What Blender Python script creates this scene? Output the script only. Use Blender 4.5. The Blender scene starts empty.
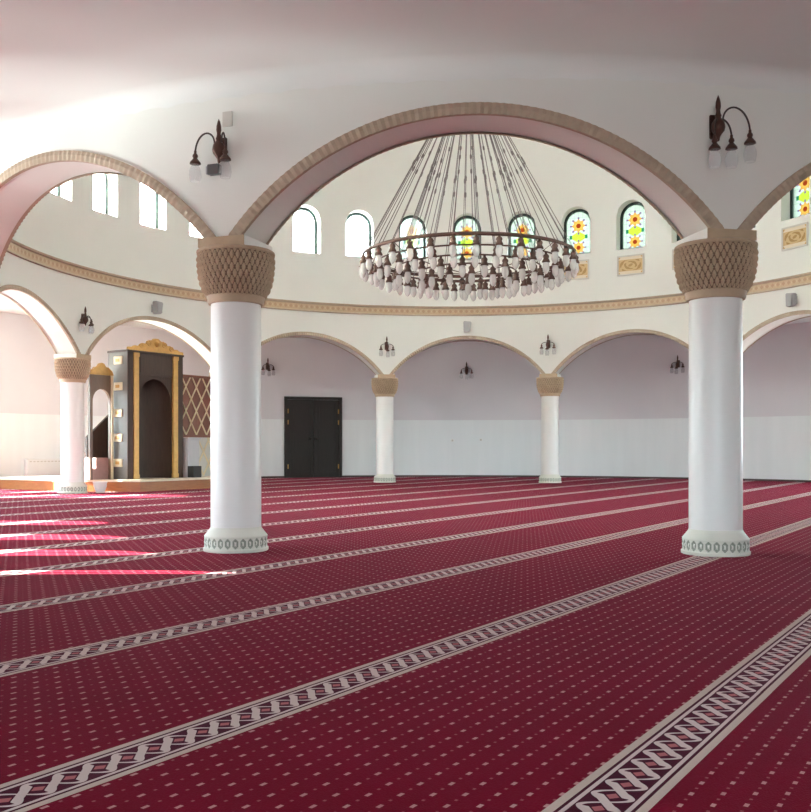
import bpy, bmesh, math, random
from math import sin, cos, pi, radians as R, sqrt, atan2
from mathutils import Vector, Matrix
random.seed(4)
sc = bpy.context.scene
C = sc.collection

# ------------------------------------------------------------------ layout
CX, CY = 1.157, 17.3            # centre of the round hall
TH = R(-3.59)                   # turn of the ring of columns
RC, RI, RO = 8.74, 8.49, 8.99   # column ring, drum inner face, drum outer face
RW = 13.2                       # outer wall
ZS, ZA, ZC = 2.95, 3.956, 4.42  # arch spring, arch crown, aisle ceiling
ZD = 8.3                        # foot of the dome
VX0, VX1, VY0, VY1 = CX-13.2*sin(R(22)), CX+13.2*sin(R(22)), -4.0, CY-13.2*cos(R(22))

def pol(phi, r):                # phi from +Y towards -X
    return CX-r*sin(phi), CY+r*cos(phi)

# ------------------------------------------------------------------ node helper
class V:
    def __init__(s, nt, sock): s.nt, s.s = nt, sock
    def _m(s, op, *a, clamp=False):
        n = s.nt.nodes.new('ShaderNodeMath'); n.operation = op; n.use_clamp = clamp
        for i, x in enumerate((s,)+a):
            if isinstance(x, V): s.nt.links.new(x.s, n.inputs[i])
            else: n.inputs[i].default_value = x
        return V(s.nt, n.outputs[0])
    def __add__(s, o): return s._m('ADD', o)
    def __radd__(s, o): return s._m('ADD', o)
    def __sub__(s, o): return s._m('SUBTRACT', o)
    def __mul__(s, o): return s._m('MULTIPLY', o)
    def __rmul__(s, o): return s._m('MULTIPLY', o)
    def __truediv__(s, o): return s._m('DIVIDE', o)
    def __lt__(s, o): return s._m('LESS_THAN', o)
    def __gt__(s, o): return s._m('GREATER_THAN', o)
    def abs(s): return s._m('ABSOLUTE')
    def fract(s): return s._m('FRACT')
    def floor(s): return s._m('FLOOR')
    def sin(s): return s._m('SINE')
    def max(s, o): return s._m('MAXIMUM', o)
    def min(s, o): return s._m('MINIMUM', o)
    def inv(s): return (s*-1.0)+1.0

def newmat(name):
    m = bpy.data.materials.new(name); m.use_nodes = True
    nt = m.node_tree
    return m, nt, nt.nodes['Principled BSDF']
def rgba(c): return (c[0], c[1], c[2], 1)
def mixc(nt, f, a, b):
    n = nt.nodes.new('ShaderNodeMix'); n.data_type = 'RGBA'
    for idx, x in ((0, f), (6, a), (7, b)):
        if isinstance(x, V): nt.links.new(x.s, n.inputs[idx])
        elif idx == 0: n.inputs[0].default_value = x
        else: n.inputs[idx].default_value = rgba(x)
    return V(nt, n.outputs[2])
def noise(nt, scale, detail=3, obj=False):
    t = nt.nodes.new('ShaderNodeTexNoise'); t.inputs['Scale'].default_value = scale; t.inputs['Detail'].default_value = detail
    if obj: g = nt.nodes.new('ShaderNodeTexCoord'); nt.links.new(g.outputs['Object'], t.inputs['Vector'])
    else: g = nt.nodes.new('ShaderNodeNewGeometry'); nt.links.new(g.outputs['Position'], t.inputs['Vector'])
    return V(nt, t.outputs['Fac'])
def posxyz(nt, obj=False):
    s = nt.nodes.new('ShaderNodeSeparateXYZ')
    if obj: g = nt.nodes.new('ShaderNodeTexCoord'); nt.links.new(g.outputs['Object'], s.inputs[0])
    else: g = nt.nodes.new('ShaderNodeNewGeometry'); nt.links.new(g.outputs['Position'], s.inputs[0])
    return [V(nt, s.outputs[i]) for i in range(3)]
def bump(nt, b, h, strength=.2, dist=.01):
    n = nt.nodes.new('ShaderNodeBump'); n.inputs['Strength'].default_value = strength; n.inputs['Distance'].default_value = dist
    nt.links.new(h.s, n.inputs['Height']); nt.links.new(n.outputs[0], b.inputs['Normal'])

def simple(name, col, rough=.6, metal=0, var=.12, scale=6, spec=.5, obj=True, bmp=0):
    m, nt, b = newmat(name)
    f = noise(nt, scale, 4, obj)
    c2 = tuple(x*(1-var) for x in col); c1 = tuple(min(1, x*(1+var*.6)) for x in col)
    nt.links.new(mixc(nt, f, c2, c1).s, b.inputs['Base Color'])
    b.inputs['Roughness'].default_value = rough; b.inputs['Metallic'].default_value = metal
    b.inputs['Specular IOR Level'].default_value = spec
    if bmp: bump(nt, b, noise(nt, scale*6, 4, obj), bmp)
    return m

M = {}
M['plaster'] = simple('plaster', (.80, .80, .765), .75, var=.04, scale=1.2, spec=.2, obj=False)
M['ceiling'] = simple('ceiling_paint', (.79, .80, .785), .7, var=.04, scale=1.0, spec=.25, obj=False)
M['column'] = simple('column_paint', (.84, .83, .81), .35, var=.03, scale=2)
M['tan'] = simple('tan_stone', (.50, .375, .255), .6, var=.22, scale=9, bmp=.15)
M['recess_shade'] = simple('brown_recess_shade', (.20, .13, .085), .6, var=.2, scale=9)
M['trim'] = simple('arch_trim', (.46, .36, .27), .65, var=.2, scale=14, obj=False)
M['base'] = simple('base_paint', (.74, .74, .66), .5, var=.08, scale=8)
M['groove'] = simple('groove_green', (.30, .33, .27), .6, var=.2, scale=8)
M['bronze'] = simple('aged_bronze', (.10, .05, .038), .4, .6, var=.3, scale=30)
M['dark_metal'] = simple('dark_metal', (.075, .055, .05), .4, .5, var=.2, scale=30)
M['cable'] = simple('cable_steel', (.16, .13, .13), .45, .5, var=.1)
M['gold'] = simple('gold_paint', (.56, .31, .085), .4, .25, var=.3, scale=12)
M['cream'] = simple('cream_plate', (.72, .62, .42), .5, var=.15, scale=20)
M['lattice'] = simple('cream_lattice', (.74, .60, .40), .5, var=.12, scale=5)
M['greyframe'] = simple('pale_grey_frame', (.60, .57, .53), .5, var=.05)
M['grey'] = simple('grey_plastic', (.40, .39, .40), .5, var=.06)
M['box_grey'] = simple('dark_grey_plastic', (.12, .125, .125), .5, var=.06)
M['black_box'] = simple('black_plastic', (.02, .02, .02), .6)
M['lilac'] = simple('pale_grey_laminate', (.52, .50, .52), .5, var=.06)
M['white'] = simple('white_enamel', (.82, .83, .82), .4, var=.03)
M['frame_green'] = simple('dark_green_frame', (.012, .035, .03), .45, var=.2)
M['outframe'] = simple('white_window_frame', (.75, .75, .74), .4, var=.04)
M['sidepanel'] = simple('grey_green_panel', (.17, .155, .14), .6, var=.15, scale=3)
M['platform_top'] = simple('pale_platform_edge', (.74, .62, .48), .5, var=.1, scale=6)
M['step'] = simple('rose_stair_cover', (.42, .25, .23), .8, var=.2, scale=8)
M['foot_shadow'] = simple('dark_foot_shadow', (.06, .035, .035), .6)

def wood(name, a, b_, rough=.45, sc_=(3, 3, .35)):
    m, nt, b = newmat(name)
    tc = nt.nodes.new('ShaderNodeTexCoord'); mp = nt.nodes.new('ShaderNodeMapping')
    mp.inputs['Scale'].default_value = sc_
    nt.links.new(tc.outputs['Object'], mp.inputs[0])
    n = nt.nodes.new('ShaderNodeTexNoise'); n.inputs['Scale'].default_value = 9; n.inputs['Detail'].default_value = 5
    n.inputs['Distortion'].default_value = .8
    nt.links.new(mp.outputs[0], n.inputs['Vector'])
    nt.links.new(mixc(nt, V(nt, n.outputs['Fac']), a, b_).s, b.inputs['Base Color'])
    b.inputs['Roughness'].default_value = rough
    return m
M['darkwood'] = wood('dark_walnut', (.028, .014, .009), (.085, .046, .03), .6)
M['redwood'] = wood('red_brown_wood', (.15, .045, .025), (.25, .09, .05))
M['brownwood'] = wood('mid_brown_wood', (.12, .065, .04), (.22, .13, .085))
M['orangewood'] = wood('orange_wood', (.22, .065, .018), (.44, .17, .052), .35, (.5, .5, 4))
M['door'] = wood('black_brown_door', (.010, .007, .006), (.028, .019, .015), .6)

def glassy(name, tint, mix_t):
    m, nt, b = newmat(name)
    tr = nt.nodes.new('ShaderNodeBsdfTransparent'); tr.inputs[0].default_value = rgba(tint)
    b.inputs['Base Color'].default_value = rgba(tint); b.inputs['Roughness'].default_value = .12
    mx = nt.nodes.new('ShaderNodeMixShader'); mx.inputs[0].default_value = mix_t
    nt.links.new(b.outputs[0], mx.inputs[1]); nt.links.new(tr.outputs[0], mx.inputs[2])
    nt.links.new(mx.outputs[0], nt.nodes['Material Output'].inputs[0])
    return m
M['lampglass'] = glassy('lamp_glass', (.84, .81, .80), .42)
M['clearglass'] = glassy('clear_bulb_glass', (.95, .96, .97), .85)

# --- drum outer wall paint: glossy pale dado below a matt upper coat
def wallmat():
    m, nt, b = newmat('outer_wall_paint')
    x, y, z = posxyz(nt)
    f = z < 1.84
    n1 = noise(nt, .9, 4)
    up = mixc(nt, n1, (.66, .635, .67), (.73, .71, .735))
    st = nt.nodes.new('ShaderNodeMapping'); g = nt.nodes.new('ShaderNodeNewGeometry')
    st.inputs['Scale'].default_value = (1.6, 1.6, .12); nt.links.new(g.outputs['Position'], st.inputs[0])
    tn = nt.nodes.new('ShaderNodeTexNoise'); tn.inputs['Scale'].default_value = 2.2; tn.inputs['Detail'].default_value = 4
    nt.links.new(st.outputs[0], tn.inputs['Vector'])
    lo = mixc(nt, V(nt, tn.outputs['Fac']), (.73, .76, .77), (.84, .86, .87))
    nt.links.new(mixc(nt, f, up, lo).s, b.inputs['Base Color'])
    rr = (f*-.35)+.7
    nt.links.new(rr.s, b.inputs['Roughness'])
    return m
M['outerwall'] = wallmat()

# --- string course: gold frieze with small repeated motif
def frieze():
    m, nt, b = newmat('gold_frieze')
    x, y, z = posxyz(nt)
    ang = (x-CX)._m('ARCTAN2', y-CY)
    u = (ang*(180/pi)*1.0).fract()-.5
    v = (z-4.695)/.07
    d = (u*2.4).abs()+(v.abs())
    a = (d < .75)
    u2 = (ang*(180/pi)*1.0+.5).fract()-.5
    dd = ((u2*7.0).abs()+v.abs()) < .6
    c = mixc(nt, a, (.50, .36, .235), (.43, .27, .17))
    c = mixc(nt, dd, c, (.58, .45, .30))
    nt.links.new(c.s, b.inputs['Base Color']); b.inputs['Roughness'].default_value = .55
    return m
M['frieze'] = frieze()

# --- carpet
AL = pi/2-(R(60)+TH)            # the rows run across the qibla direction
CA, SA = cos(AL), sin(AL)
def carpet():
    m, nt, b = newmat('prayer_carpet')
    x, y, z = posxyz(nt)
    p = x*CA-y*SA
    q = x*SA+y*CA
    e = ((((p+.99)/1.42)+.5).fract()-.5)*1.42
    ae = e.abs()
    stripe = ae < .122
    edge = ae > .094
    dl = (ae > .083)*(ae < .094)
    pale2 = (ae > .069)*(ae < .083)
    L = .109
    sn = (q*(pi/L)).sin()*.056
    s1 = (e-sn).abs() < .0085
    s2 = (e+sn).abs() < .0085
    cr = ((q/L)+.5).fract()-.5          # 0 at crossings
    bar = ((e+cr*L*.85).abs() < .019)*(ae < .058)
    qf = ((q/L).fract()-.5).abs()*L     # 0 at the eyes
    dia = ((ae/.020)+(qf/.024)) < 1.0
    pale = s1.max(s2).max(bar)*(ae < .069)
    pale = pale.max(pale2)
    # dots
    r = p/.077
    i = r.floor(); fp = (r.fract()-.5).abs()*.077
    odd = ((i*.5).fract()) > .25
    qq = (q/.104)+odd*.5
    fq = (qq.fract()-.5).abs()*.104
    fq2 = ((qq+.5).fract()-.5).abs()*.104
    dash = (fp < .0065)*(fq < .0125)
    dot = (fp < .0045)*(fq2 < .0055)
    n1 = noise(nt, 2.2, 5); n2 = noise(nt, 160, 2)
    nf = n1*.6+n2*.4
    red = mixc(nt, nf, (.11, .0008, .008), (.21, .003, .022))
    c = mixc(nt, dash, red, (.50, .25, .25))
    c = mixc(nt, dot, c, (.30, .09, .10))
    ground = mixc(nt, nf, (.035, .004, .012), (.09, .012, .025))
    sc1 = mixc(nt, pale, ground, (.62, .50, .48))
    sc1 = mixc(nt, dia*(pale.inv()), sc1, (.42, .13, .14))
    sc1 = mixc(nt, dl, sc1, (.06, .01, .02))
    tan = mixc(nt, nf, (.46, .37, .31), (.64, .52, .45))
    sc1 = mixc(nt, edge, sc1, tan)
    c = mixc(nt, stripe, c, sc1)
    nt.links.new(c.s, b.inputs['Base Color'])
    b.inputs['Roughness'].default_value = .9
    b.inputs['Specular IOR Level'].default_value = .02
    b.inputs['Sheen Weight'].default_value = .07
    b.inputs['Sheen Roughness'].default_value = .25
    b.inputs['Sheen Tint'].default_value = (1, .38, .55, 1)
    bump(nt, b, n2, .35, .01)
    return m
M['carpet'] = carpet()

# --- stained glass: two orange flowers, yellow-green middle, pale ground
def stained(name, transp, glare=0, tmul=1.0, pmul=1.0):
    m, nt, b = newmat(name)
    x, y, z = posxyz(nt, True)
    def flower(zc, rad):
        dz = z-zc
        ang = x._m('ARCTAN2', dz)
        rr = (x*x+dz*dz)._m('SQRT')
        rad_ = ((ang*8.0)._m('COSINE')*.13+.95)*rad
        return (rr < rad_), (rr < rad*.38), (rr < rad*.75)
    c = mixc(nt, noise(nt, 7, 2, True), (.74, .86, .58), (.92, .92, .76))
    lead = ((((x/.115)+.5).fract()-.5).abs() < .035).max((((z/.16).fract()-.5).abs() < .03))
    c = mixc(nt, lead, c, (.50, .58, .44))
    mid = ((x.abs()/.26)+((z-.52).abs()/.15)) < 1.0
    c = mixc(nt, mid, c, (.72, .90, .06))
    gr = (((x.abs()-.21).abs()) < .035)*((z-.52).abs() < .05)
    c = mixc(nt, gr, c, (.03, .25, .12))
    for zc, rad in ((.82, .165), (.23, .15)):
        a, k, i = flower(zc, rad)
        ring = (((x*x+(z-zc)*(z-zc))._m('SQRT')) < rad*1.42)
        star = ring*(((x._m('ARCTAN2', z-zc)*8.0)._m('COSINE')) > .6)
        c = mixc(nt, star, c, (.35, .16, .32))
        c = mixc(nt, a, c, (.95, .42, .10))
        c = mixc(nt, i, c, (1.0, .50, .09))
        c = mixc(nt, k, c, (.42, .05, .01))
    c = mixc(nt, glare, c, (.93, .95, .93))  # whitens the glass colour in place of sun glare
    tl = nt.nodes.new('ShaderNodeBsdfTranslucent'); tr = nt.nodes.new('ShaderNodeBsdfTransparent')
    nt.links.new(mixc(nt, 1-tmul, c, (0, 0, 0)).s, tl.inputs[0]); nt.links.new(mixc(nt, 1-pmul, c, (0, 0, 0)).s, tr.inputs[0])
    mx = nt.nodes.new('ShaderNodeMixShader'); mx.inputs[0].default_value = transp
    nt.links.new(tl.outputs[0], mx.inputs[1]); nt.links.new(tr.outputs[0], mx.inputs[2])
    nt.links.new(mx.outputs[0], nt.nodes['Material Output'].inputs[0])
    return m
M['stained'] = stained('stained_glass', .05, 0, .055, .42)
M['stained_part_glare'] = stained('stained_glass_part_glare', .05, .25, .085)  # same glass, some of the glare put into its colour
M['stained_glare'] = stained('stained_glass_glare', .0, .72)  # same glass with strong sun glare put into its colour
def plaque_mat():
    m, nt, b = newmat('gold_calligraphy')
    x, y, z = posxyz(nt, True)
    v1 = ((x*22.0).sin()*(z*30.0).sin()) + ((x*x*60.0+z*z*150.0)._m('SQRT')*7.0).sin()*.8
    f = (v1 > .15)*(x.abs() < .29)*(z.abs() < .135)
    c = mixc(nt, (z.abs() < .15), (.72, .62, .48), (.58, .40, .19))
    c = mixc(nt, f, c, (.37, .21, .06))
    nt.links.new(c.s, b.inputs['Base Color']); b.inputs['Roughness'].default_value = .5
    return m
M['plaque'] = plaque_mat()

# ------------------------------------------------------------------ mesh helpers
def obj(name, bm, mat, parent=None, smooth=False, autos=None):
    me = bpy.data.meshes.new(name)
    bmesh.ops.remove_doubles(bm, verts=bm.verts, dist=1e-5)
    bmesh.ops.recalc_face_normals(bm, faces=bm.faces)
    bm.to_mesh(me); bm.free()
    for k in (mat if isinstance(mat, (list, tuple)) else [mat]): me.materials.append(k)
    if smooth:
        for p in me.polygons: p.use_smooth = True
        if autos:
            me.set_sharp_from_angle(angle=R(autos))
    o = bpy.data.objects.new(name, me); C.objects.link(o)
    if parent: o.parent = parent
    return o
def thing(name, label, cat, loc=(0, 0, 0), rz=0, group=None):
    o = bpy.data.objects.new(name, None); C.objects.link(o)
    o.empty_display_size = .1
    o.location = loc; o.rotation_euler = (0, 0, rz); o['label'] = label; o['category'] = cat
    if group: o['group'] = group
    return o
def tag(o, label, cat, group=None):
    o['label'] = label; o['category'] = cat
    if group: o['group'] = group
    return o
def struct(o): o['kind'] = 'structure'; return o
def dup(root, loc, rz, label=None):
    r = root.copy(); C.objects.link(r); r.location = loc; r.rotation_euler = (0, 0, rz)
    if label: r['label'] = label
    for ch in list(root.children):
        c = ch.copy(); C.objects.link(c); c.parent = r
        for g in list(ch.children):
            d = g.copy(); C.objects.link(d); d.parent = c
    return r

def box(bm, x0, x1, y0, y1, z0, z1, mi=0):
    v = [bm.verts.new(p) for p in ((x0,y0,z0),(x1,y0,z0),(x1,y1,z0),(x0,y1,z0),(x0,y0,z1),(x1,y0,z1),(x1,y1,z1),(x0,y1,z1))]
    for f in ((0,3,2,1),(4,5,6,7),(0,1,5,4),(1,2,6,5),(2,3,7,6),(3,0,4,7)):
        bm.faces.new([v[i] for i in f]).material_index = mi
def bbox(x0, x1, y0, y1, z0, z1, bev=0):
    bm = bmesh.new(); box(bm, x0, x1, y0, y1, z0, z1)
    if bev: bmesh.ops.bevel(bm, geom=list(bm.edges), offset=bev, segments=2, affect='EDGES', profile=.5)
    return bm
def lathe(bm, prof, seg=32, cx=0, cy=0, cap=True, disp=None):
    rings = []
    for j, (r, z) in enumerate(prof):
        ring = []
        for i in range(seg):
            a = 2*pi*i/seg
            rr = r+(disp(a, z, r) if disp else 0)
            ring.append(bm.verts.new((cx+rr*cos(a), cy+rr*sin(a), z)))
        rings.append(ring)
    for j in range(len(prof)-1):
        for i in range(seg):
            bm.faces.new((rings[j][i], rings[j][(i+1) % seg], rings[j+1][(i+1) % seg], rings[j+1][i]))
    if cap:
        if prof[0][0] > 1e-4: bm.faces.new(rings[0][::-1])
        if prof[-1][0] > 1e-4: bm.faces.new(rings[-1])
    return rings
def tube(bm, pts, r, seg=8):
    pts = [Vector(p) for p in pts]; prev = None; n = len(pts)
    for k, p in enumerate(pts):
        t = (pts[min(k+1, n-1)]-pts[max(k-1, 0)]).normalized()
        a = Vector((0, 0, 1)) if abs(t.z) < .9 else Vector((1, 0, 0))
        u = t.cross(a).normalized(); w = t.cross(u)
        rr = r[k] if isinstance(r, (list, tuple)) else r
        ring = [bm.verts.new(p+u*(rr*cos(2*pi*i/seg))+w*(rr*sin(2*pi*i/seg))) for i in range(seg)]
        if prev:
            best = min(range(seg), key=lambda s: (ring[s].co-prev[0].co).length)
            ring = ring[best:]+ring[:best]
            if seg > 2 and (ring[1].co-prev[1].co).length > (ring[-1].co-prev[1].co).length:
                ring = [ring[0]]+ring[1:][::-1]
            for i in range(seg): bm.faces.new((prev[i], prev[(i+1) % seg], ring[(i+1) % seg], ring[i]))
        else: bm.faces.new(ring)
        prev = ring
    bm.faces.new(prev)
def torus(bm, rad, r, z, seg=72, s=8, flat=1.0):
    rings = []
    for i in range(seg):
        a = 2*pi*i/seg
        rings.append([bm.verts.new(((rad+r*cos(2*pi*k/s))*cos(a), (rad+r*cos(2*pi*k/s))*sin(a), z+flat*r*sin(2*pi*k/s))) for k in range(s)])
    for i in range(seg):
        for k in range(s):
            bm.faces.new((rings[i][k], rings[(i+1) % seg][k], rings[(i+1) % seg][(k+1) % s], rings[i][(k+1) % s]))
def prism(bm, poly, y0, y1, mi=0):      # outline in x,z pushed along y
    a = [bm.verts.new((x, y0, z)) for x, z in poly]; b = [bm.verts.new((x, y1, z)) for x, z in poly]
    n = len(poly)
    bm.faces.new(a).material_index = mi; bm.faces.new(b[::-1]).material_index = mi
    for i in range(n): bm.faces.new((a[i], b[i], b[(i+1) % n], a[(i+1) % n])).material_index = mi
def vprism(bm, poly, z0, z1):           # outline in x,y pushed along z
    a = [bm.verts.new((x, y, z0)) for x, y in poly]; b = [bm.verts.new((x, y, z1)) for x, y in poly]
    n = len(poly)
    bm.faces.new(a[::-1]); bm.faces.new(b)
    for i in range(n): bm.faces.new((a[i], a[(i+1) % n], b[(i+1) % n], b[i]))

def ring_wall(angs, ri, ro, z0, z1, ops):
    """curved wall; ops: (a0, a1, low(a) or None, high(a)) openings"""
    bm = bmesh.new()
    A = set(angs)
    for o in ops:
        n = o[4]
        for k in range(n+1): A.add(o[0]+(o[1]-o[0])*k/n)
    A = sorted(A); B = [A[0]]
    for a in A[1:]:
        if a-B[-1] > 1e-6: B.append(a)
    def pt(a, r, z): x, y = pol(a, r); return bm.verts.new((x, y, z))
    def quad(*v): bm.faces.new(v)
    for a, b in zip(B, B[1:]):
        m = (a+b)/2; sp = [((z0, z0), (z1, z1))]
        for o in ops:
            if o[0] < m < o[1]:
                sp = [((o[3](a), o[3](b)), (z1, z1))]
                if o[2] is not None: sp.append(((z0, z0), (o[2](a), o[2](b))))
        for (la, lb), (ha, hb) in sp:
            quad(pt(a,ri,la), pt(b,ri,lb), pt(b,ri,hb), pt(a,ri,ha))
            quad(pt(a,ro,la), pt(a,ro,ha), pt(b,ro,hb), pt(b,ro,lb))
            quad(pt(a,ri,la), pt(a,ro,la), pt(b,ro,lb), pt(b,ri,lb))
            quad(pt(a,ri,ha), pt(b,ri,hb), pt(b,ro,hb), pt(a,ro,ha))
    for o in ops:
        for a in (o[0], o[1]):
            lo = o[2](a) if o[2] else z0; hi = o[3](a)
            if hi-lo > .01: quad(pt(a,ri,lo), pt(a,ro,lo), pt(a,ro,hi), pt(a,ri,hi))
    return bm

# ------------------------------------------------------------------ shell
# floor: carpeted round hall and the entrance bay the camera stands in
bm = bmesh.new()
N = 144
ring = [bm.verts.new((*pol(2*pi*i/N, RW+.3), 0)) for i in range(N)]
bm.faces.new(ring)
me_floor = obj('floor', bm, M['carpet']); struct(me_floor)
bm = bmesh.new()
v = [bm.verts.new(p) for p in ((VX0, VY0, -.001), (VX1, VY0, -.001), (VX1, VY1+.5, -.001), (VX0, VY1+.5, -.001))]
bm.faces.new(v)
struct(obj('floor_entrance', bm, M['carpet']))

# drum: arcade level
HA = R(13.9); SW = RO*HA; RISE = ZA-ZS; AR = (SW*SW+RISE*RISE)/(2*RISE); AZ = ZA-AR
def archz(c): return lambda a: AZ+sqrt(max(0, AR*AR-(RO*(a-c))**2))
bays = [TH+k*R(30) for k in range(12)]
angs = [TH-R(15)+R(1)*i for i in range(361)]
ops = [(c-HA, c+HA, None, archz(c), 40) for c in bays]
struct(obj('wall_inner', ring_wall(angs, RI, RO, ZS, 5.0, ops), M['plaster']))
# drum: clerestory with 36 arched windows
WW, WS, WT = .78, 6.13, 7.40
wsp = WT-WW/2
wha = WW/2/RI
def wtop(c): return lambda a: wsp+sqrt(max(0, (WW/2)**2-((a-c)*RI)**2))
wins = [TH+R(10)*j for j in range(-17, 19)]
angs = [TH-R(175)+R(1)*i for i in range(361)]
ops = [(c-wha, c+wha, (lambda a: WS), wtop(c), 16) for c in wins]
struct(obj('wall_clerestory', ring_wall(angs, RI, RO, 5.0, ZD, ops), M['plaster']))
# dome
bm = bmesh.new()
prof = [(RI*cos(t), ZD+RI*.9*sin(t)) for t in [pi/2*i/24*.999 for i in range(25)]]
lathe(bm, [(RO, ZD)]+prof, 96, CX, CY, cap=False)
struct(obj('ceiling_dome', bm, M['plaster'], smooth=True, autos=40))
# aisle ceiling with a cove against the drum
bm = bmesh.new()
prof = [(RO-.03, ZC-.18)]+[(RO+.18-.18*cos(t), ZC-.18+.18*sin(t)) for t in [pi/2*i/8 for i in range(9)]]+[(RW-.001, ZC), (RW+.4, ZC), (RW+.4, ZC+.25), (RO-.1, ZC+.25)]
lathe(bm, prof, 144, CX, CY, cap=False)
struct(obj('ceiling', bm, M['ceiling'], smooth=True, autos=40))
bm = bmesh.new(); box(bm, VX0-.3, VX1+.3, VY0-.3, VY1+.35, ZC+.002, ZC+.2)
struct(obj('ceiling_entrance', bm, M['ceiling']))
# outer wall with arched sun-side windows
def owin(c, w, s, t):
    h = w/2/RW; spz = t-w/2
    return (c-h, c+h, (lambda a: s), (lambda a: spz+sqrt(max(0, (w/2)**2-((a-c)*RW)**2))), 14)
owins = [(R(138.4), .62, 2.85), (R(130.2), .85, 2.98), (R(122.2), .85, 3.15), (R(113.0), .85, 3.24), (R(84.6), 1.2, 3.46), (R(76.6), .95, 3.0), (R(66.3), 1.3, 3.5), (R(-69), 2.1, 3.7), (R(-80), 2.1, 3.7), (R(-91), 2.1, 3.7)]
OS = .9
ops = [owin(a, w, OS, t) for a, w, t in owins]
angs = [R(-158)+R(1)*i for i in range(317)]
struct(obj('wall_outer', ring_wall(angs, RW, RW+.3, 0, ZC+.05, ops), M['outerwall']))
bm = bmesh.new(); rr = []
for i in range(317):
    a = angs[i]
    rr.append([bm.verts.new((*pol(a, r), z)) for r, z in ((RW-.004, 0), (RW-.025, 0), (RW-.025, .045), (RW-.004, .055))])
for i in range(316):
    for k in range(3): bm.faces.new((rr[i][k], rr[i+1][k], rr[i+1][k+1], rr[i][k+1]))
struct(obj('foot_shadow_strip', bm, M['foot_shadow']))  # dark strip modelled in place of the shadow along the wall foot
# entrance bay walls (behind and beside the camera)
bm = bmesh.new(); box(bm, VX0-.3, VX0, VY0-.3, VY1, 0, ZC+.05); struct(obj('wall_left', bm, M['outerwall']))
bm = bmesh.new(); box(bm, VX1, VX1+.3, VY0-.3, VY1, 0, ZC+.05); struct(obj('wall_right', bm, M['outerwall']))
bm = bmesh.new()
xm = (VX0+VX1)/2
box(bm, VX0, xm-2.6, VY0-.3, VY0, 0, ZC+.05); box(bm, xm+2.6, VX1, VY0-.3, VY0, 0, ZC+.05)
box(bm, xm-2.6, xm+2.6, VY0-.3, VY0, 2.6, ZC+.05); box(bm, xm-2.6, xm+2.6, VY0-.3, VY0, 0, .8)
for k in (-.87, .87): box(bm, xm+k-.2, xm+k+.2, VY0-.3, VY0, .8, 2.6)
struct(obj('wall_back', bm, M['outerwall']))

# arch mouldings, both faces
def arch_trim(c, face, w=.088):
    bm = bmesh.new(); n = 150; prev = None
    t0 = math.asin(SW/AR)+.02
    for i in range(n+1):
        t = -t0+2*t0*i/n
        d = .030 if i % 2 else .021
        row = []
        for off, dep in ((-.014, -.02), (-.014, d), (w*.5, d+.008), (w, d), (w, -.02)):
            s, z = (AR+off)*sin(t), AZ+(AR+off)*cos(t)
            r = RO+dep if face > 0 else RI-dep
            x, y = pol(c+s/RO, r); row.append(bm.verts.new((x, y, z)))
        if prev:
            for k in range(4): bm.faces.new((prev[k], row[k], row[k+1], prev[k+1]))
        else: bm.faces.new(row)
        prev = row
    bm.faces.new(prev)
    return bm
nt_ = 1
for k, c in enumerate(bays):
    for face in (1, -1):
        o = obj('trim_%d' % nt_, arch_trim(c, face, .088 if face > 0 else .075), M['trim']); struct(o); nt_ += 1
# string course
bm = bmesh.new()
prof = [(RI+.02, 4.57), (RI-.05, 4.575), (RI-.05, 4.60), (RI-.035, 4.61), (RI-.025, 4.615), (RI-.025, 4.77), (RI-.035, 4.775), (RI-.06, 4.785), (RI-.07, 4.815), (RI-.06, 4.83), (RI+.02, 4.835)]
rings = lathe(bm, prof, 180, CX, CY, cap=False)
bm.faces.ensure_lookup_table()
for j in range(len(prof)-1):
    for i in range(180):
        bm.faces[j*180+i].material_index = 1 if 4 <= j <= 4 else 0
struct(obj('trim_%d' % nt_, bm, [M['trim'], M['frieze']])); nt_ += 1

# clerestory windows
def win_mesh(w, s, t, fw, y0, y1):      # arched ring frame in local x,z (z from sill), pushed along y
    bm = bmesh.new(); r = w/2; n = 20
    out = [(-r, 0)]+[(-r*cos(pi*i/n), (t-s-r)+r*sin(pi*i/n)) for i in range(n+1)]+[(r, 0)]
    ri = r-fw
    inn = [(-ri, fw)]+[(-ri*cos(pi*i/n), (t-s-r)+ri*sin(pi*i/n)) for i in range(n+1)]+[(ri, fw)]
    m = len(out)
    vs = [[bm.verts.new((x, y, z)) for x, z in P] for P in (out, inn) for y in (y0, y1)]
    o0, o1, i0, i1 = vs
    for k in range(m):
        l = (k+1) % m
        bm.faces.new((o0[k], o0[l], i0[l], i0[k])); bm.faces.new((o1[k], i1[k], i1[l], o1[l]))
        bm.faces.new((i0[k], i0[l], i1[l], i1[k])); bm.faces.new((o0[k], o1[k], o1[l], o0[l]))
    return bm, inn
def pane_mesh(inn, y):
    bm = bmesh.new(); bm.faces.new([bm.verts.new((x, y, z)) for x, z in inn]); return bm
fr0 = pn0 = None; pnf = None
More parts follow.
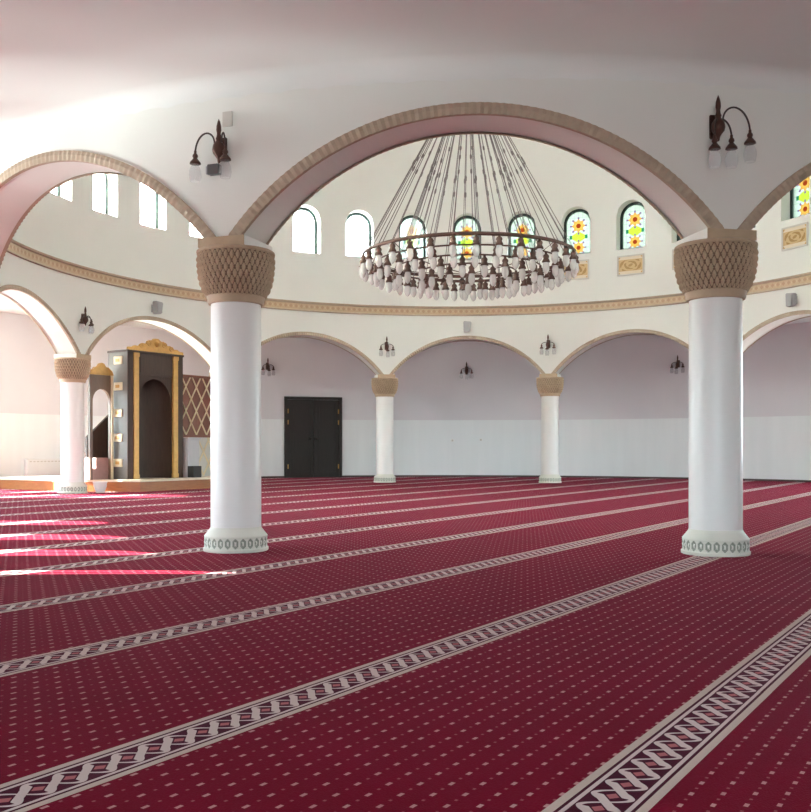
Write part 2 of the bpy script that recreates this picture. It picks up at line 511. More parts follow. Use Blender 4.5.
for k, a in enumerate(wins):
    w = bpy.data.objects.new('window_%d' % (k+1), None); C.objects.link(w); w['kind'] = 'structure'; w.empty_display_size = .1
    x, y = pol(a, RI+.30); w.location = (x, y, WS); w.rotation_euler = (0, 0, a)
    deg = math.degrees(a)
    if fr0 is None:
        b1, inn = win_mesh(WW+.01, WS, WT, .072, -.02, .04)
        fr0 = obj('frame', b1, M['frame_green'], w); f = fr0
        p0 = obj('stained_glass', pane_mesh(inn, .01), M['stained'], w); pn0 = p0.data
        pnf = p0.data.copy(); pnf.materials[0] = M['stained_glare']
    else:
        f = bpy.data.objects.new('frame', fr0.data); C.objects.link(f); f.parent = w
        p0 = bpy.data.objects.new('stained_glass', pn0); C.objects.link(p0); p0.parent = w
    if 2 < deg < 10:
        p0.data = pn0.copy(); p0.data.materials[0] = M['stained_part_glare']
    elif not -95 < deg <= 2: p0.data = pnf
for k, (a, wd, OT) in enumerate(owins):
    w = bpy.data.objects.new('window_%d' % (len(wins)+k+1), None); C.objects.link(w); w['kind'] = 'structure'; w.empty_display_size = .1
    x, y = pol(a, RW+.16); w.location = (x, y, OS); w.rotation_euler = (0, 0, a)
    b1, inn = win_mesh(wd+.03, OS, OT, .06, -.02, .03)
    box(b1, -.015, .015, -.012, .012, .05, OT-OS-.05)
    obj('frame', b1, M['outframe'], w)

# ------------------------------------------------------------------ columns
def make_column(label, loc, rz):
    t = thing('column', label, 'column', loc, rz, 'columns of the round arcade')
    # base: moulded foot and a band of carved tear-shaped ovals
    bm = bmesh.new()
    lathe(bm, [(.305, 0), (.310, .008), (.310, .028), (.300, .036), (.288, .040), (.288, .128), (.298, .134), (.300, .145), (.292, .155), (.276, .175), (.258, .198), (.246, .215), (.240, .23)], 64)
    bs = obj('base', bm, M['base'], t, True, 50)
    bm = bmesh.new(); seg = 26*8; rows = 10; grid = []
    for j in range(rows+1):
        z = .038+.094*j/rows; row = []
        for i in range(seg):
            u = (i % 8)/8*2-1; vv = (j/rows)*2-1
            d = sqrt((u/.78)**2+(vv/.92)**2)
            rr = .298 if d > 1 else .298-.012*(1-d**4)+(.016*(1-(d/.5)**2) if d < .5 else 0)
            a = 2*pi*i/seg; row.append(bm.verts.new((rr*cos(a), rr*sin(a), z)))
        grid.append(row)
    for j in range(rows):
        for i in range(seg):
            f = bm.faces.new((grid[j][i], grid[j][(i+1) % seg], grid[j+1][(i+1) % seg], grid[j+1][i]))
            u = ((i+.5) % 8)/8*2-1; vv = ((j+.5)/rows)*2-1
            d = sqrt((u/.78)**2+(vv/.92)**2)
            f.material_index = 1 if .42 < d < 1.0 else 0
    obj('carved_band', bm, [M['base'], M['groove']], bs, True)
    bm = bmesh.new()
    lathe(bm, [(.240, .21), (.240, 1.2), (.237, 2.38)], 64)
    obj('shaft', bm, M['column'], t, True, 50)
    # capital: bowl covered with diamonds
    nd, seg = 40, 400
    prof = []
    P = [(.272, 2.425), (.302, 2.47), (.327, 2.535), (.344, 2.61), (.353, 2.69), (.357, 2.77), (.350, 2.835)]
    nz = 112
    for j in range(nz+1):
        f = j/nz*(len(P)-1); i = min(int(f), len(P)-2); g = f-i
        prof.append((P[i][0]*(1-g)+P[i+1][0]*g, P[i][1]*(1-g)+P[i+1][1]*g))
    def disp(a, z, r):
        v_ = (z-2.425)/.41*7*pi/2*1.0
        u_ = a*nd/2
        h = abs(sin(u_+v_))*abs(sin(u_-v_))
        return .030*(h**.8)-.010
    bm = bmesh.new(); lathe(bm, prof, seg, disp=disp)
    for f in bm.faces:              # shade in the sunk net between the knobs, put into the colour
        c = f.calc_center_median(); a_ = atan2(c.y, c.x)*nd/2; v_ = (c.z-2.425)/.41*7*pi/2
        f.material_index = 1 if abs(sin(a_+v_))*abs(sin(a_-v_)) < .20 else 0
    cp = obj('capital', bm, [M['tan'], M['recess_shade']], t, True)
    bm = bmesh.new(); lathe(bm, [(.25, 2.352), (.262, 2.355), (.270, 2.375), (.270, 2.405), (.276, 2.415), (.276, 2.43), (.25, 2.432)], 64)
    obj('neck_ring', bm, M['tan'], cp, True, 40)
    bm = bmesh.new(); lathe(bm, [(.34, 2.828), (.366, 2.832), (.372, 2.842), (.370, 2.856), (.352, 2.866), (.30, 2.868)], 64)
    obj('rim', bm, M['tan'], cp, True, 40)
    bm = bbox(-.245, .245, -.29, .29, 2.862, 2.956, .006)
    bm.normal_update()
    for f in bm.faces: f.material_index = 1 if abs(f.normal.x) > .8 else 0
    obj('abacus', bm, [M['tan'], M['plaster']], cp)
    return t
def col_at(k):
    a = TH+k*R(30); x, y = pol(a, RC); return (x, y, 0), a
lab = {5.5: 'tall white column in the left foreground, left foot of the widest arch',
       6.5: 'tall white column in the right foreground, right foot of the widest arch',
       .5: 'slim white column at the back just right of the dark door',
       -.5: 'slim white column at the back left of the right foreground column, second beyond the door',
       2.5: 'sunlit white column at far left, in front of the wooden pulpit stairs',
       1.5: 'white column at the back hidden behind the left foreground column',
       -1.5: 'white column at the back hidden behind the right foreground column',
       3.5: 'white column out of view beyond the sunlit column at far left',
       4.5: 'white column just past the left edge, left foot of the near left arch',
       -2.5: 'white column out of view past the right edge, at the back',
       -3.5: 'white column out of view past the right edge, at mid depth',
       -4.5: 'white column just past the right edge, right foot of the near right arch'}
order = [5.5, 6.5, .5, -.5, 2.5, 1.5, -1.5, 3.5, 4.5, -2.5, -3.5, -4.5]
l0, a0 = col_at(5.5)
col0 = make_column(lab[5.5], l0, a0)
for k in order[1:]:
    l, a = col_at(k); dup(col0, l, a, lab[k])

# ------------------------------------------------------------------ wall sconces
def make_sconce(label, loc, rz, arms):
    t = thing('wall_sconce', label, 'wall lamp', loc, rz, 'bronze wall sconces')
    bm = bmesh.new()
    lathe(bm, [(.0, -.14), (.012, -.13), (.016, -.10), (.03, -.075), (.055, -.045), (.062, -.01), (.055, .03), (.036, .055), (.024, .075), (.030, .09), (.022, .11), (.018, .14), (.024, .17), (.022, .21), (.012, .25), (.0, .28)], 16, 0, -.075)
    obj('body', bm, M['bronze'], t, True)
    bm = bmesh.new(); box(bm, -.05, .05, -.02, 0, -.10, .12); bmesh.ops.bevel(bm, geom=list(bm.edges), offset=.008, segments=2, affect='EDGES')
    box(bm, -.015, .015, -.075, -.015, -.015, .015)
    obj('backplate', bm, M['bronze'], t)
    for ang, rr, rise, drop in arms:
        d = Vector((sin(R(ang)), -cos(R(ang)), 0)); o = Vector((0, -.075, 0))
        pts = []
        for i in range(17):
            f = i/16; th = pi*f
            pts.append(o+d*(.045+(rr-.045)*(1-cos(th))/2)+Vector((0, 0, .05+rise*sin(th)-drop*f)))
        bm = bmesh.new(); tube(bm, pts, .0085, 8)
        arm = obj('arm', bm, M['dark_metal'], t, True)
        e = pts[-1]
        bm = bmesh.new()
        lathe(bm, [(.008, .03), (.013, .02), (.013, 0), (.024, -.015), (.026, -.03), (.018, -.045), (.03, -.06), (.05, -.085), (.053, -.10), (.04, -.102)], 16, e.x, e.y)
        for v_ in bm.verts: v_.co.z += e.z
        obj('lamp_holder', bm, M['bronze'], arm, True)
        bm = bmesh.new()
        lathe(bm, [(.028, -.10), (.042, -.13), (.055, -.17), (.057, -.21), (.05, -.245), (.046, -.265)], 20, e.x, e.y, cap=False)
        for v_ in bm.verts: v_.co.z += e.z
        obj('glass_shade', bm, M['clearglass'], arm, True)
    return t
def on_inner(a, z, r=RI): x, y = pol(a, r); return (x, y, z), a
def on_outer(a, z): x, y = pol(a, RO); return (x, y, z), a+pi
l, rz = on_outer(TH+5.5*R(30), 3.76)
make_sconce('large bronze wall sconce above the left foreground column', l, rz, [(-90, .25, .14, .07), (62, .11, .12, .08)])
l, rz = on_outer(TH+6.5*R(30)-R(1.0), 3.86); make_sconce('large bronze wall sconce above the right foreground column', l, rz, [(90, .31, .17, .09), (-48, .09, .05, .18), (40, .12, .05, .18)])
sc0 = None
FAR_ARMS = [(-80, .17, .03, .06), (80, .17, .03, .06), (0, .14, .06, .10)]
for a, z, r, s in ((TH+2.5*R(30), 3.70, RI, 'bronze wall sconce above the sunlit column at far left'),
                   (TH+.5*R(30), 3.72, RI, 'bronze wall sconce above the back column right of the dark door'),
                   (TH-.5*R(30), 3.74, RI, 'bronze wall sconce above the slim back column farthest from the dark door'),
                   (TH+R(28.1), 3.48, RW, 'bronze wall sconce on the outer wall up left of the dark door'),
                   (TH, 3.46, RW, 'bronze wall sconce on the outer wall under the middle back arch'),
                   (TH-R(29), 3.48, RW, 'bronze wall sconce on the outer wall beside the right foreground column')):
    l, rz = on_inner(a, z, r)
    if sc0 is None: sc0 = make_sconce(s, l, rz, FAR_ARMS)
    else: dup(sc0, l, rz, s)
# small boxes by the left foreground sconce
l, rz = on_outer(TH+5.5*R(30)-R(.35), 3.58)
j = thing('junction_box', 'small dark grey box on the wall below the left foreground sconce', 'box', l, rz)
obj('housing', bbox(-.075, .045, -.07, 0, -.045, .05, .008), M['box_grey'], j)
obj('cover', bbox(-.10, -.07, -.05, -.004, -.035, .04, .004), M['grey'], j)
l, rz = on_outer(TH+5.5*R(30)+R(.35), 4.05)
tag(obj('wall_plate', bbox(-.05, .05, -.02, 0, -.07, .07, .004), M['greyframe']), 'small pale grey plate on the wall behind the left foreground sconce', 'plate')
o = C.objects['wall_plate']; o.location = l; o.rotation_euler = (0, 0, rz)

# loudspeakers over the arch crowns
def make_speaker(label, loc, rz):
    t = thing('wall_speaker', label, 'speaker', loc, rz, 'small wall speakers over the arches')
    bm = bmesh.new()
    prism(bm, [(-.09, -.15), (.085, -.13), (.125, .14), (-.10, .16)], -.22, -.07)
    bmesh.ops.bevel(bm, geom=list(bm.edges), offset=.02, segments=2, affect='EDGES')
    c = obj('cabinet', bm, M['grey'], t)
    obj('grille', bbox(-.065, .075, -.228, -.216, -.105, .11, .004), M['grey'], c)
    bm = bmesh.new(); box(bm, -.03, .03, -.09, 0, -.03, .03); box(bm, -.06, .06, -.015, 0, -.09, .09)
    obj('bracket', bm, M['grey'], t)
    return t
l, rz = on_inner(TH, 4.25)
sp0 = make_speaker('small grey wall speaker above the crown of the middle back arch', l, rz)
l, rz = on_inner(TH+R(60), 4.22); dup(sp0, l, rz, 'small grey wall speaker above the arch over the wooden prayer niche')
l, rz = on_inner(TH-R(60), 4.27); dup(sp0, l, rz, 'small grey wall speaker above the arch at the right edge')

# calligraphy panels below the stained glass
def make_panel(label, loc, rz):
    t = thing('calligraphy_panel', label, 'panel', loc, rz, 'gold calligraphy panels under the windows')
    bm = bmesh.new()
    for b in ((-.36, .36, -.26, -.225), (-.36, .36, .225, .26), (-.36, -.325, -.225, .225), (.325, .36, -.225, .225)):
        box(bm, b[0], b[1], -.035, -.0, b[2], b[3])
    obj('frame', bm, M['greyframe'], t)
    obj('inscription', bbox(-.325, .325, -.02, 0, -.225, .225), M['plaque'], t)
    for sx in (-1, 1):
        for sz in (-1, 1):
            bm = bmesh.new()
            prism(bm, [(sx*.27, sz*.215), (sx*.315, sz*.215), (sx*.315, sz*.16), (sx*.295, sz*.19)], -.028, -.018)
            obj('corner_ornament', bm, M['gold'], t)
    return t
pl = [(-2, 'gold calligraphy panel under the stained window beside the chandelier, leftmost of its row'),
      (-3, 'gold calligraphy panel under the stained window, wholly in view left of the right foreground capital'),
      (-4, 'gold calligraphy panel partly hidden by the right foreground capital'),
      (-6, 'gold calligraphy panel right of the right foreground capital')]
l, rz = on_inner(TH+R(-20), 5.70); p0 = make_panel(pl[0][1], l, rz)
for jx, s in pl[1:]:
    l, rz = on_inner(TH+R(10*jx), 5.70); dup(p0, l, rz, s)

# ------------------------------------------------------------------ chandelier
ch = thing('chandelier', 'huge round chandelier of glass lamps hung on converging cables in the hall centre', 'chandelier', (CX, CY, 4.45))
def lamp_meshes():
    bm = bmesh.new()
    lathe(bm, [(.008, .05), (.016, .04), (.014, .015), (.03, 0), (.036, -.02), (.028, -.045), (.042, -.075), (.046, -.095), (.03, -.097)], 12)
    a = bpy.data.meshes.new('lamp_holder'); bmesh.ops.recalc_face_normals(bm, faces=bm.faces); bm.to_mesh(a); bm.free(); a.materials.append(M['bronze'])
    bm = bmesh.new()
    lathe(bm, [(.03, -.09), (.046, -.13), (.056, -.18), (.054, -.225), (.040, -.26), (.020, -.285), (.004, -.295)], 14)
    b = bpy.data.meshes.new('glass_shade'); bmesh.ops.recalc_face_normals(bm, faces=bm.faces); bm.to_mesh(b); bm.free(); b.materials.append(M['lampglass'])
    a.transform(Matrix.Diagonal((1.55, 1.55, 1.3, 1))); b.transform(Matrix.Diagonal((1.1, 1.1, 1.12, 1)))
    for me in (a, b):
        for p in me.polygons: p.use_smooth = True
    return a, b
ma, mb = lamp_meshes()
def put(name, me, parent, loc=(0, 0, 0), rz=0):
    o = bpy.data.objects.new(name, me); C.objects.link(o); o.parent = parent; o.location = loc; o.rotation_euler = (0, 0, rz); return o
rings_ = [(1.95, 0, 32), (1.70, -.13, 30), (1.33, -.22, 22), (.88, -.28, 14)]
for ri_, (rad, z, n) in enumerate(rings_):
    bm = bmesh.new(); torus(bm, rad, .010 if ri_ else .022, z+.03, 96, 8, 1.5)
    obj('ring', bm, M['bronze'], ch, True)
    for i in range(n):
        a = 2*pi*(i+.5*(ri_ % 2))/n
        h = put('lamp_holder', ma, ch, (rad*cos(a), rad*sin(a), z-.03), a)
        put('glass_shade', mb, h)
h = put('lamp_holder', ma, ch, (0, 0, -.34)); put('glass_shade', mb, h)
bm = bmesh.new()
for i in range(8):
    a = 2*pi*i/8
    tube(bm, [(1.93*cos(a), 1.93*sin(a), .02), (1.70*cos(a), 1.70*sin(a), -.10), (1.33*cos(a), 1.33*sin(a), -.19), (.88*cos(a), .88*sin(a), -.25), (.02*cos(a), .02*sin(a), -.28)], .008, 6)
obj('spokes', bm, M['bronze'], ch)
HZ, HR = 3.40, .10
def cable_mesh(r0, z0, r1, bead):
    bm = bmesh.new()
    tube(bm, [(r0, 0, z0), (r1, 0, HZ)], .0072, 6)
    for f in bead:
        p = Vector((r0+(r1-r0)*f, 0, z0+(HZ-z0)*f)); d = Vector((r1-r0, 0, HZ-z0)).normalized()
        tube(bm, [p-d*.06, p-d*.03, p+d*.03, p+d*.06], [.006, .018, .018, .006], 6)
    me = bpy.data.meshes.new('cable'); bmesh.ops.recalc_face_normals(bm, faces=bm.faces); bm.to_mesh(me); bm.free(); me.materials.append(M['cable']); return me
c1 = cable_mesh(1.95, .05, HR, (.50,)); c2 = cable_mesh(1.33, -.19, HR*.8, (.44, .52))
for i in range(32): put('cable', c1, ch, (0, 0, 0), 2*pi*i/32)
for i in range(22): put('cable', c2, ch, (0, 0, 0), 2*pi*(i+.5)/22)
bm = bmesh.new(); lathe(bm, [(.0, HZ-.12), (.10, HZ-.1), (.24, HZ-.03), (.24, HZ+.04), (.10, HZ+.12), (.03, HZ+.2), (.012, HZ+.3), (.012, 11.35), (0, 11.36)], 24)
obj('hub', bm, M['dark_metal'], ch, True, 40)

# ------------------------------------------------------------------ qibla group (mihrab, minbar, screen) in its own frame
QA = R(60)+TH                   # local -Y looks back at the hall; local +Y = towards the qibla
def qpt(s, t, z=0):
    # s to the right along the wall, t away from the centre
    qx, qy = -sin(QA), cos(QA)
    ux, uy = cos(QA), sin(QA)
    return (CX+qx*t+ux*s, CY+qy*t+uy*s, z)
PZ = .26
# platform outline in (s, t)
def st(x, y):
    dx, dy = x-CX, y-CY
    return dx*cos(QA)+dy*sin(QA), -dx*sin(QA)+dy*cos(QA)
c1_ = st(-5.78, 20.45); c2_ = st(-7.42, 20.62)
poly = [c1_, (1.86, c1_[1]), (1.86, 11.6), (c2_[0], 11.6), c2_]
pf = thing('platform', 'low orange wooden platform under the prayer niche and screen', 'platform', qpt(0, 0), QA)
bm = bmesh.new(); vprism(bm, poly, 0, PZ-.045); obj('body', bm, M['orangewood'], pf)
def grow(poly, d):
    cxm = sum(p[0] for p in poly)/len(poly); cym = sum(p[1] for p in poly)/len(poly)
    return [(cxm+(x-cxm)*(1+d), cym+(y-cym)*(1+d)) for x, y in poly]
bm = bmesh.new(); vprism(bm, grow(poly, .012), PZ-.045, PZ); obj('top', bm, M['platform_top'], pf)

# prayer niche cabinet
T0 = 7.95; S0, S1 = -1.21, .41; HZ_ = 3.13
W = S1-S0; cs = (S0+S1)/2
mh = thing('prayer_niche', 'tall dark wooden prayer niche with gold pilasters and carved gold crown', 'prayer niche', qpt(cs, T0, PZ), QA)
hw = W/2; H = HZ_-PZ
D = .64
def arch_front(bm, x0, x1, z1, ow, spz, y0, y1, n=24):   # panel with an arched opening
    r = ow/2
    pts = [(-r*cos(pi*i/n), spz+r*1.15*sin(pi*i/n)) for i in range(n+1)]
    for y in (y0, y1):
        L_ = [bm.verts.new((x0, y, 0)), bm.verts.new((-r, y, 0)), bm.verts.new((-r, y, spz)), bm.verts.new((x0, y, spz))]
        bm.faces.new(L_)
        L_ = [bm.verts.new((r, y, 0)), bm.verts.new((x1, y, 0)), bm.verts.new((x1, y, spz)), bm.verts.new((r, y, spz))]
        bm.faces.new(L_)
        def top(x): return z1
        allp = [(x0, spz)]+pts+[(x1, spz)]
        for (xa, za), (xb, zb) in zip(allp, allp[1:]):
            if xb-xa < 1e-5: continue
            bm.faces.new([bm.verts.new((xa, y, za)), bm.verts.new((xb, y, zb)), bm.verts.new((xb, y, z1)), bm.verts.new((xa, y, z1))])
    ed = [(-r, 0)]+pts+[(r, 0)]
    for (xa, za), (xb, zb) in zip(ed, ed[1:]):
        bm.faces.new([bm.verts.new((xa, y0, za)), bm.verts.new((xb, y0, zb)), bm.verts.new((xb, y1, zb)), bm.verts.new((xa, y1, za))])
    for xa, xb, za, zb in ((x0, x0, 0, z1), (x1, x1, 0, z1), (x0, x1, z1, z1)):
        bm.faces.new([bm.verts.new((xa, y0, za)), bm.verts.new((xb, y0, zb)), bm.verts.new((xb, y1, zb)), bm.verts.new((xa, y1, za))])
bm = bmesh.new()
pw = .33                         # dark margin + pilaster
arch_front(bm, -hw+.03, hw-.03, H-.55, 2*(hw-pw), H-1.16, .035, .075)
obj('arched_front', bm, M['darkwood'], mh)
bm = bmesh.new()
box(bm, -hw+.03, hw-.03, .01, .06, H-.55, H-.04)
box(bm, -hw+.36, hw-.36, -.004, .012, H-.48, H-.14)
obj('lintel', bm, M['darkwood'], mh)
# niche recess: half cylinder
bm = bmesh.new(); n = 24; r = hw-pw; dep = .5
prev = None
for i in range(n+1):
    a = pi*i/n; x, y = -r*cos(a), .07+dep*sin(a)
    cur = [bm.verts.new((x, y, 0)), bm.verts.new((x, y, H-.45))]
    if prev: bm.faces.new((prev[0], cur[0], cur[1], prev[1]))
    prev = cur
obj('niche_recess', bm, M['darkwood'], mh, True)
for sx in (-1, 1):
    bm = bmesh.new(); box(bm, *sorted((sx*hw, sx*(hw-.03))), .0, D, 0, H)
    sp_ = obj('side_panel', bm, M['sidepanel'] if sx < 0 else M['darkwood'], mh)
    bm = bmesh.new(); box(bm, *sorted((sx*hw*.999, sx*(hw-.15))), -.012, .04, 0, H-.02)
    obj('corner_post', bm, M['darkwood'], mh)
    bm = bmesh.new()
    xa, xb = sorted((sx*(hw-.165), sx*(hw-.30)))
    box(bm, xa, xb, -.03, .03, 0, H-.05); box(bm, xa-.012, xb+.012, -.042, .03, 0, .10); box(bm, xa-.012, xb+.012, -.042, .03, H-.14, H-.05)
    o = obj('pilaster', bm, M['gold'], mh); o['label'] = 'gold pilaster'
    if sx < 0:
        for zz in (2.64, 2.06, 1.47, .92, .36):
            bm = bmesh.new(); box(bm, -hw-.03, -hw, .15, .43, zz-.085, zz+.095); bmesh.ops.bevel(bm, geom=list(bm.edges), offset=.008, segments=1, affect='EDGES')
            q_ = obj('inscription_plaque', bm, M['cream'], sp_)
            bm = bmesh.new(); box(bm, -hw-.034, -hw-.028, .23, .36, zz-.03, zz+.04); o = obj('gold_inlay', bm, M['gold'], sp_)
bm = bmesh.new(); box(bm, -hw, hw, D-.02, D, 0, H); obj('back_panel', bm, M['darkwood'], mh)
bm = bmesh.new(); box(bm, -hw-.02, hw+.02, -.03, D+.01, H-.045, H+.0); obj('top_board', bm, M['darkwood'], mh)
# crown
half = [(0, .34), (.06, .335), (.10, .30), (.15, .275), (.20, .285), (.25, .255), (.27, .21), (.33, .185), (.40, .195), (.45, .165), (.48, .125), (.55, .115), (.61, .12), (.66, .09), (.71, .075), (.79, .07), (.80, .03), (.80, 0)]
k_ = hw/.80
out = [(-x*k_, H+z*.92) for x, z in half[::-1]]+[(x*k_, H+z*.92) for x, z in half[1:]]
bm = bmesh.new(); prism(bm, out, -.03, .03)
cr = obj('crown', bm, M['gold'], mh)
bm = bmesh.new()
for sx in (-1, 1):
    for cx_, cz_, rad in ((.22, .17, .075), (.43, .10, .06)):
        pts = [(sx*(cx_+rad*(1-i/26)*cos(i*.42))*k_, -.035, H+(cz_+rad*(1-i/26)*sin(i*.42))) for i in range(22)]
        tube(bm, pts, .012, 6)
lathe(bm, [(0, H+.11), (.05, H+.14), (.07, H+.19), (.05, H+.24), (0, H+.27)], 14, 0, -.03)
obj('scroll_carving', bm, M['gold'], cr, True)

# pulpit (minbar): gate with gold crown, stairs and stringer behind it
g0, g1, gt = -1.88, -1.27, 8.36
gw = g1-g0
mb_ = thing('pulpit', 'wooden pulpit stair with arched gate left of the tall prayer niche', 'pulpit', qpt((g0+g1)/2, gt, PZ), QA)
bm = bmesh.new(); arch_front(bm, -gw/2, gw/2, 2.30, .47, 1.72, 0, .07); obj('gate', bm, M['brownwood'], mb_)
bm = bmesh.new(); box(bm, gw/2-.06, gw/2-.005, -.03, .0, 0, 2.30); o = obj('gate_post', bm, M['cream'], mb_); o['label'] = 'cream gate post'
half = [(0, .27), (.06, .25), (.11, .18), (.18, .17), (.23, .12), (.27, .10), (.29, .05), (.305, .04), (.305, 0)]
out = [(-x, 2.30+z) for x, z in half[::-1]]+[(x, 2.30+z) for x, z in half[1:]]
bm = bmesh.new(); prism(bm, out, -.02, .05); obj('crown', bm, M['gold'], mb_)
for i in range(2):
    bm = bmesh.new(); box(bm, -.28+.2*i, gw/2-.02, .08, .50, .24*i, .24*(i+1)); bmesh.ops.bevel(bm, geom=list(bm.edges), offset=.015, segments=2, affect='EDGES')
    obj('step', bm, M['step'], mb_)
bm = bmesh.new(); prism(bm, [(.02, 0), (1.3, 0), (1.3, 2.02), (.02, .94)], .52, .58)
obj('stringer', bm, M['darkwood'], mb_)
for i in range(6):
    bm = bmesh.new(); box(bm, .04+.21*i, .04+.21*(i+1), .58, 1.26, 0, .20*(i+1)); obj('stair_tread', bm, M['redwood'], mb_)

# lattice screen right of the niche
ls0, ls1, lt = .46, 1.82, 8.30
lw = ls1-ls0; LH = 2.46
sr = thing('lattice_screen', 'red brown screen with cream diamond lattice right of the prayer niche', 'screen', qpt((ls0+ls1)/2, lt, PZ), QA)
ZL = .98
bm = bmesh.new(); box(bm, -lw/2, lw/2, .03, .07, ZL, LH); obj('upper_panel', bm, M['redwood'], sr)
bm = bmesh.new(); box(bm, -lw/2+.28, lw/2, .03, .07, 0, ZL); o = obj('lower_panel', bm, M['greyframe'], sr); o['label'] = 'pale grey lower panel'
bm = bmesh.new()
for b in ((-lw/2, lw/2, LH-.06, LH), (-lw/2, lw/2, ZL-.03, ZL+.03), (-lw/2, -lw/2+.06, ZL, LH), (lw/2-.06, lw/2, 0, LH), (-lw/2+.25, -lw/2+.30, 0, ZL)):
    box(bm, b[0], b[1], -.01, .08, b[2], b[3])
obj('frame', bm, M['redwood'], sr)
def lattice(x0, x1, z0, z1, dw, dh, y):
    bm = bmesh.new()
    for sgn in (1, -1):
        m_ = dh/dw*sgn
        k = -40
        while k < 40:
            b0 = k*dh; k += 1
            # line z = z0 + m(x-x0) + b0 clipped
            pts = []
            xa, xb = x0, x1
            za, zb = z0+b0, z0+b0+m_*(x1-x0)
            P_ = []
            for (xx, zz) in ((xa, za), (xb, zb)):
                if z0-1e-6 <= zz <= z1+1e-6: P_.append((xx, zz))
            for zz in (z0, z1):
                xx = x0+(zz-z0-b0)/m_
                if x0 < xx < x1: P_.append((xx, zz))
            if len(P_) >= 2:
                P_.sort()
                a_, b_ = P_[0], P_[-1]
                if abs(a_[0]-b_[0]) > .04: tube(bm, [(a_[0], y, a_[1]), (b_[0], y, b_[1])], .019, 6)
    return bm
obj('lattice', lattice(-lw/2+.06, lw/2-.06, ZL+.03, LH-.06, .34, .58, .015), M['lattice'], sr)
obj('lattice', lattice(-lw/2+.30, lw/2-.06, .02, ZL-.03, .34, .58, .015), M['lattice'], sr)
# lectern cabinet in front of the screen's left foot
lc = thing('lectern', 'pale grey lectern cabinet at the foot of the lattice screen', 'lectern', qpt(.66, 8.0, PZ), QA)
obj('cabinet', bbox(-.14, .22, -.12, .14, 0, .90, .008), M['lilac'], lc)
bm = bmesh.new(); prism(bm, [(-.17, .90), (.25, .90), (.25, .94), (-.17, .94)], -.15, .17); obj('top', bm, M['lilac'], lc)
tag(obj('floor_box', bbox(-.13, .13, -.10, .10, 0, .27, .01), M['black_box']), 'small black box on the platform beside the pale lectern cabinet', 'box')
o = C.objects['floor_box']; o.location = qpt(.60, 7.75, PZ); o.rotation_euler = (0, 0, QA)

# white tub on the carpet by the sunlit column
t = thing('plastic_tub', 'small white tub on the carpet beside the sunlit column foot', 'tub', (-6.55, 20.12, 0))
bm = bmesh.new(); lathe(bm, [(.075, .0), (.085, .004), (.11, .06), (.135, .14), (.14, .22), (.13, .22), (.125, .14), (.09, .03), (0, .02)], 28); obj('bowl', bm, M['white'], t, True, 40)
bm = bmesh.new(); torus(bm, .141, .012, .225, 32, 8); obj('rim', bm, M['white'], t, True)

# low white box against the left wall
a = R(54.3); x, y = pol(a, RW-.03)
hb = thing('low_box', 'low white box standing against the bright wall at far left', 'box', (x, y, 0), a)
obj('casing', bbox(-.70, .70, -.16, 0, .06, .66, .03), M['white'], hb)
bm = bmesh.new()
for i in range(12): box(bm, -.62+.105*i, -.56+.105*i, -.165, -.155, .58, .605)
obj('vent', bm, M['greyframe'], hb)
for sx in (-.5, .5): obj('foot', bbox(sx-.04, sx+.04, -.13, -.03, 0, .065, .004), M['white'], hb)

# sockets
for i, (ad, z, s) in enumerate(((-5.6, 1.20, 'small white wall socket under the middle back arch, right of its centre'), (-1.6, 1.18, 'small white wall socket under the middle back arch, left of its centre'))):
    x, y = pol(R(ad), RW); t = thing('wall_socket', s, 'socket', (x, y, z), R(ad), 'white wall sockets')
    obj('plate', bbox(-.06, .06, -.015, 0, -.045, .045, .004), M['white'], t)
    obj('insert', bbox(-.03, .03, -.02, -.013, -.03, .03, .003), M['greyframe'], t)

# door
a = R(18.1); x, y = pol(a, RW-.02)
dr = bpy.data.objects.new('door_1', None); C.objects.link(dr); dr.location = (x, y, 0); dr.rotation_euler = (0, 0, a); dr['kind'] = 'structure'; dr.empty_display_size = .1
DW, DH = 1.86, 2.56
bm = bmesh.new()
for b in ((-DW/2, -DW/2+.09, 0, DH), (DW/2-.09, DW/2, 0, DH), (-DW/2+.09, DW/2-.09, DH-.09, DH)): box(bm, b[0], b[1], -.09, .12, b[2], b[3])
obj('door_frame', bm, M['door'], dr)
for sx in (-1, 1):
    bm = bmesh.new()
    x0, x1 = sorted((sx*.006, sx*(DW/2-.095)))
    box(bm, x0, x1, -.045, .05, .02, DH-.095)
    for z0, z1 in ((.15, .75), (.9, 1.55), (1.7, 2.32)):
        for b in ((x0+.1, x1-.1, z0, z0+.03), (x0+.1, x1-.1, z1-.03, z1), (x0+.1, x0+.13, z0, z1), (x1-.13, x1-.1, z0, z1)): box(bm, b[0], b[1], -.06, -.04, b[2], b[3])
        box(bm, x0+.19, x1-.19, -.056, -.04, z0+.09, z1-.09)
    lf = obj('door_leaf', bm, M['door'], dr)
    bm = bmesh.new()
    lathe(bm, [(0, -.03), (.05, -.02), (.055, 0), (.05, .02), (0, .03)], 14, sx*.10, -.10)
    for v_ in bm.verts: v_.co.z += 1.23
    tube(bm, [(sx*.10, -.10, 1.23), (sx*.10, -.04, 1.23)], .018, 8)
    obj('knob', bm, M['dark_metal'], lf, True)
    bm = bmesh.new()
    for zz in (.35, 1.75, 2.1): box(bm, *sorted((sx*(DW/2-.10), sx*(DW/2-.13))), -.075, -.045, zz-.07, zz+.07)
    obj('hinge', bm, M['gold'], lf)

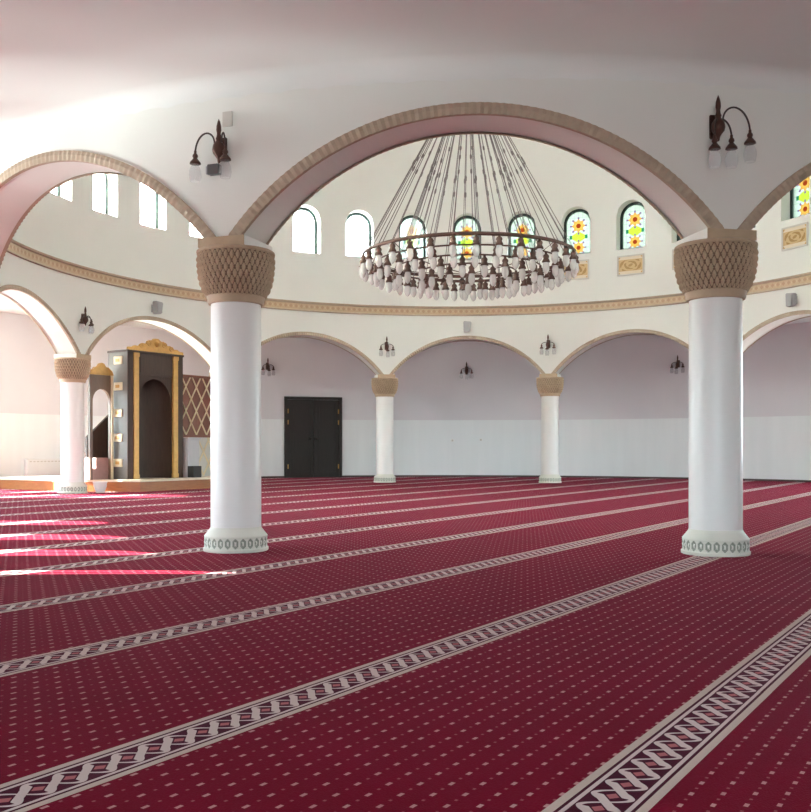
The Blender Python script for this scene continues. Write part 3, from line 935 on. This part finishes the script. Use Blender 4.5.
# ------------------------------------------------------------------ light
w = bpy.data.worlds.new('World'); sc.world = w; w.use_nodes = True
nt = w.node_tree; bg = nt.nodes['Background']
g = nt.nodes.new('ShaderNodeTexCoord'); sx = nt.nodes.new('ShaderNodeSeparateXYZ'); nt.links.new(g.outputs['Generated'], sx.inputs[0])
rp = nt.nodes.new('ShaderNodeValToRGB'); nt.links.new(((V(nt, sx.outputs[2])*.5)+.5).s, rp.inputs[0])
el = rp.color_ramp.elements
el[0].position = .46; el[0].color = (.38, .41, .38, 1); el[1].position = .54; el[1].color = (.74, .95, 1, 1)
e2 = el.new(1.0); e2.color = (.55, .75, 1.0, 1)
nt.links.new(rp.outputs[0], bg.inputs[0])
glow = ((V(nt, sx.outputs[0])*-1.0).max(0.0)._m('POWER', 2.0)*2.3+1.35)*13.0      # the sky is brightest on the sun's side
nt.links.new(glow.s, bg.inputs[1])
ELEV = 23.6
def sun(name, elev, energy, col, ang):
    d = bpy.data.lights.new(name, 'SUN'); d.energy = energy; d.color = col; d.angle = R(ang)
    o = bpy.data.objects.new(name, d); C.objects.link(o)
    v = Vector((cos(R(elev)), .02, -sin(R(elev))))
    o.rotation_euler = v.to_track_quat('-Z', 'Y').to_euler()
    return o
sun('sun', ELEV, 62, (1, .95, .88), .5)
sun('sun_reflected_by_forecourt', -22, 7.5, (.86, 1, .96), 14)
# portals in the openings guide the sky light
def portal(loc, rz, sx_, sy_):
    d = bpy.data.lights.new('sky_portal', 'AREA'); d.shape = 'RECTANGLE'; d.size = sx_; d.size_y = sy_; d.cycles.is_portal = True
    o = bpy.data.objects.new('sky_portal', d); C.objects.link(o); o.location = loc
    o.rotation_euler = (R(90), 0, rz)
    return o
for a, wd, OT in owins:
    x, y = pol(a, RW+.31); portal((x, y, (OS+OT)/2), a+0, wd+.1, OT-OS+.1).rotation_euler = (R(-90), 0, a)
portal((xm, VY0-.31, 1.7), 0, 5.3, 1.9).rotation_euler = (R(-90), 0, pi)
for a in wins:
    if -95 < math.degrees(a) <= 2:
        x, y = pol(a, RO+.03); portal((x, y, (WS+WT)/2), 0, WW+.1, WT-WS+.1).rotation_euler = (R(-90), 0, a)

# ------------------------------------------------------------------ camera
cam = bpy.data.cameras.new('Camera'); co = bpy.data.objects.new('Camera', cam); C.objects.link(co)
co.location = (0, 0, 1.0); co.rotation_euler = (R(90), 0, 0)
cam.sensor_width = 36; cam.lens = 36*938/812; cam.shift_y = 40/812; cam.clip_start = .05
sc.camera = co
sc.view_settings.view_transform = 'Standard'; sc.view_settings.look = 'None'
sc.view_settings.gamma = 1; sc.view_settings.use_curve_mapping = False
sc.view_settings.exposure = .5
sc.cycles.diffuse_bounces = 8; sc.cycles.max_bounces = 14; sc.cycles.transparent_max_bounces = 16
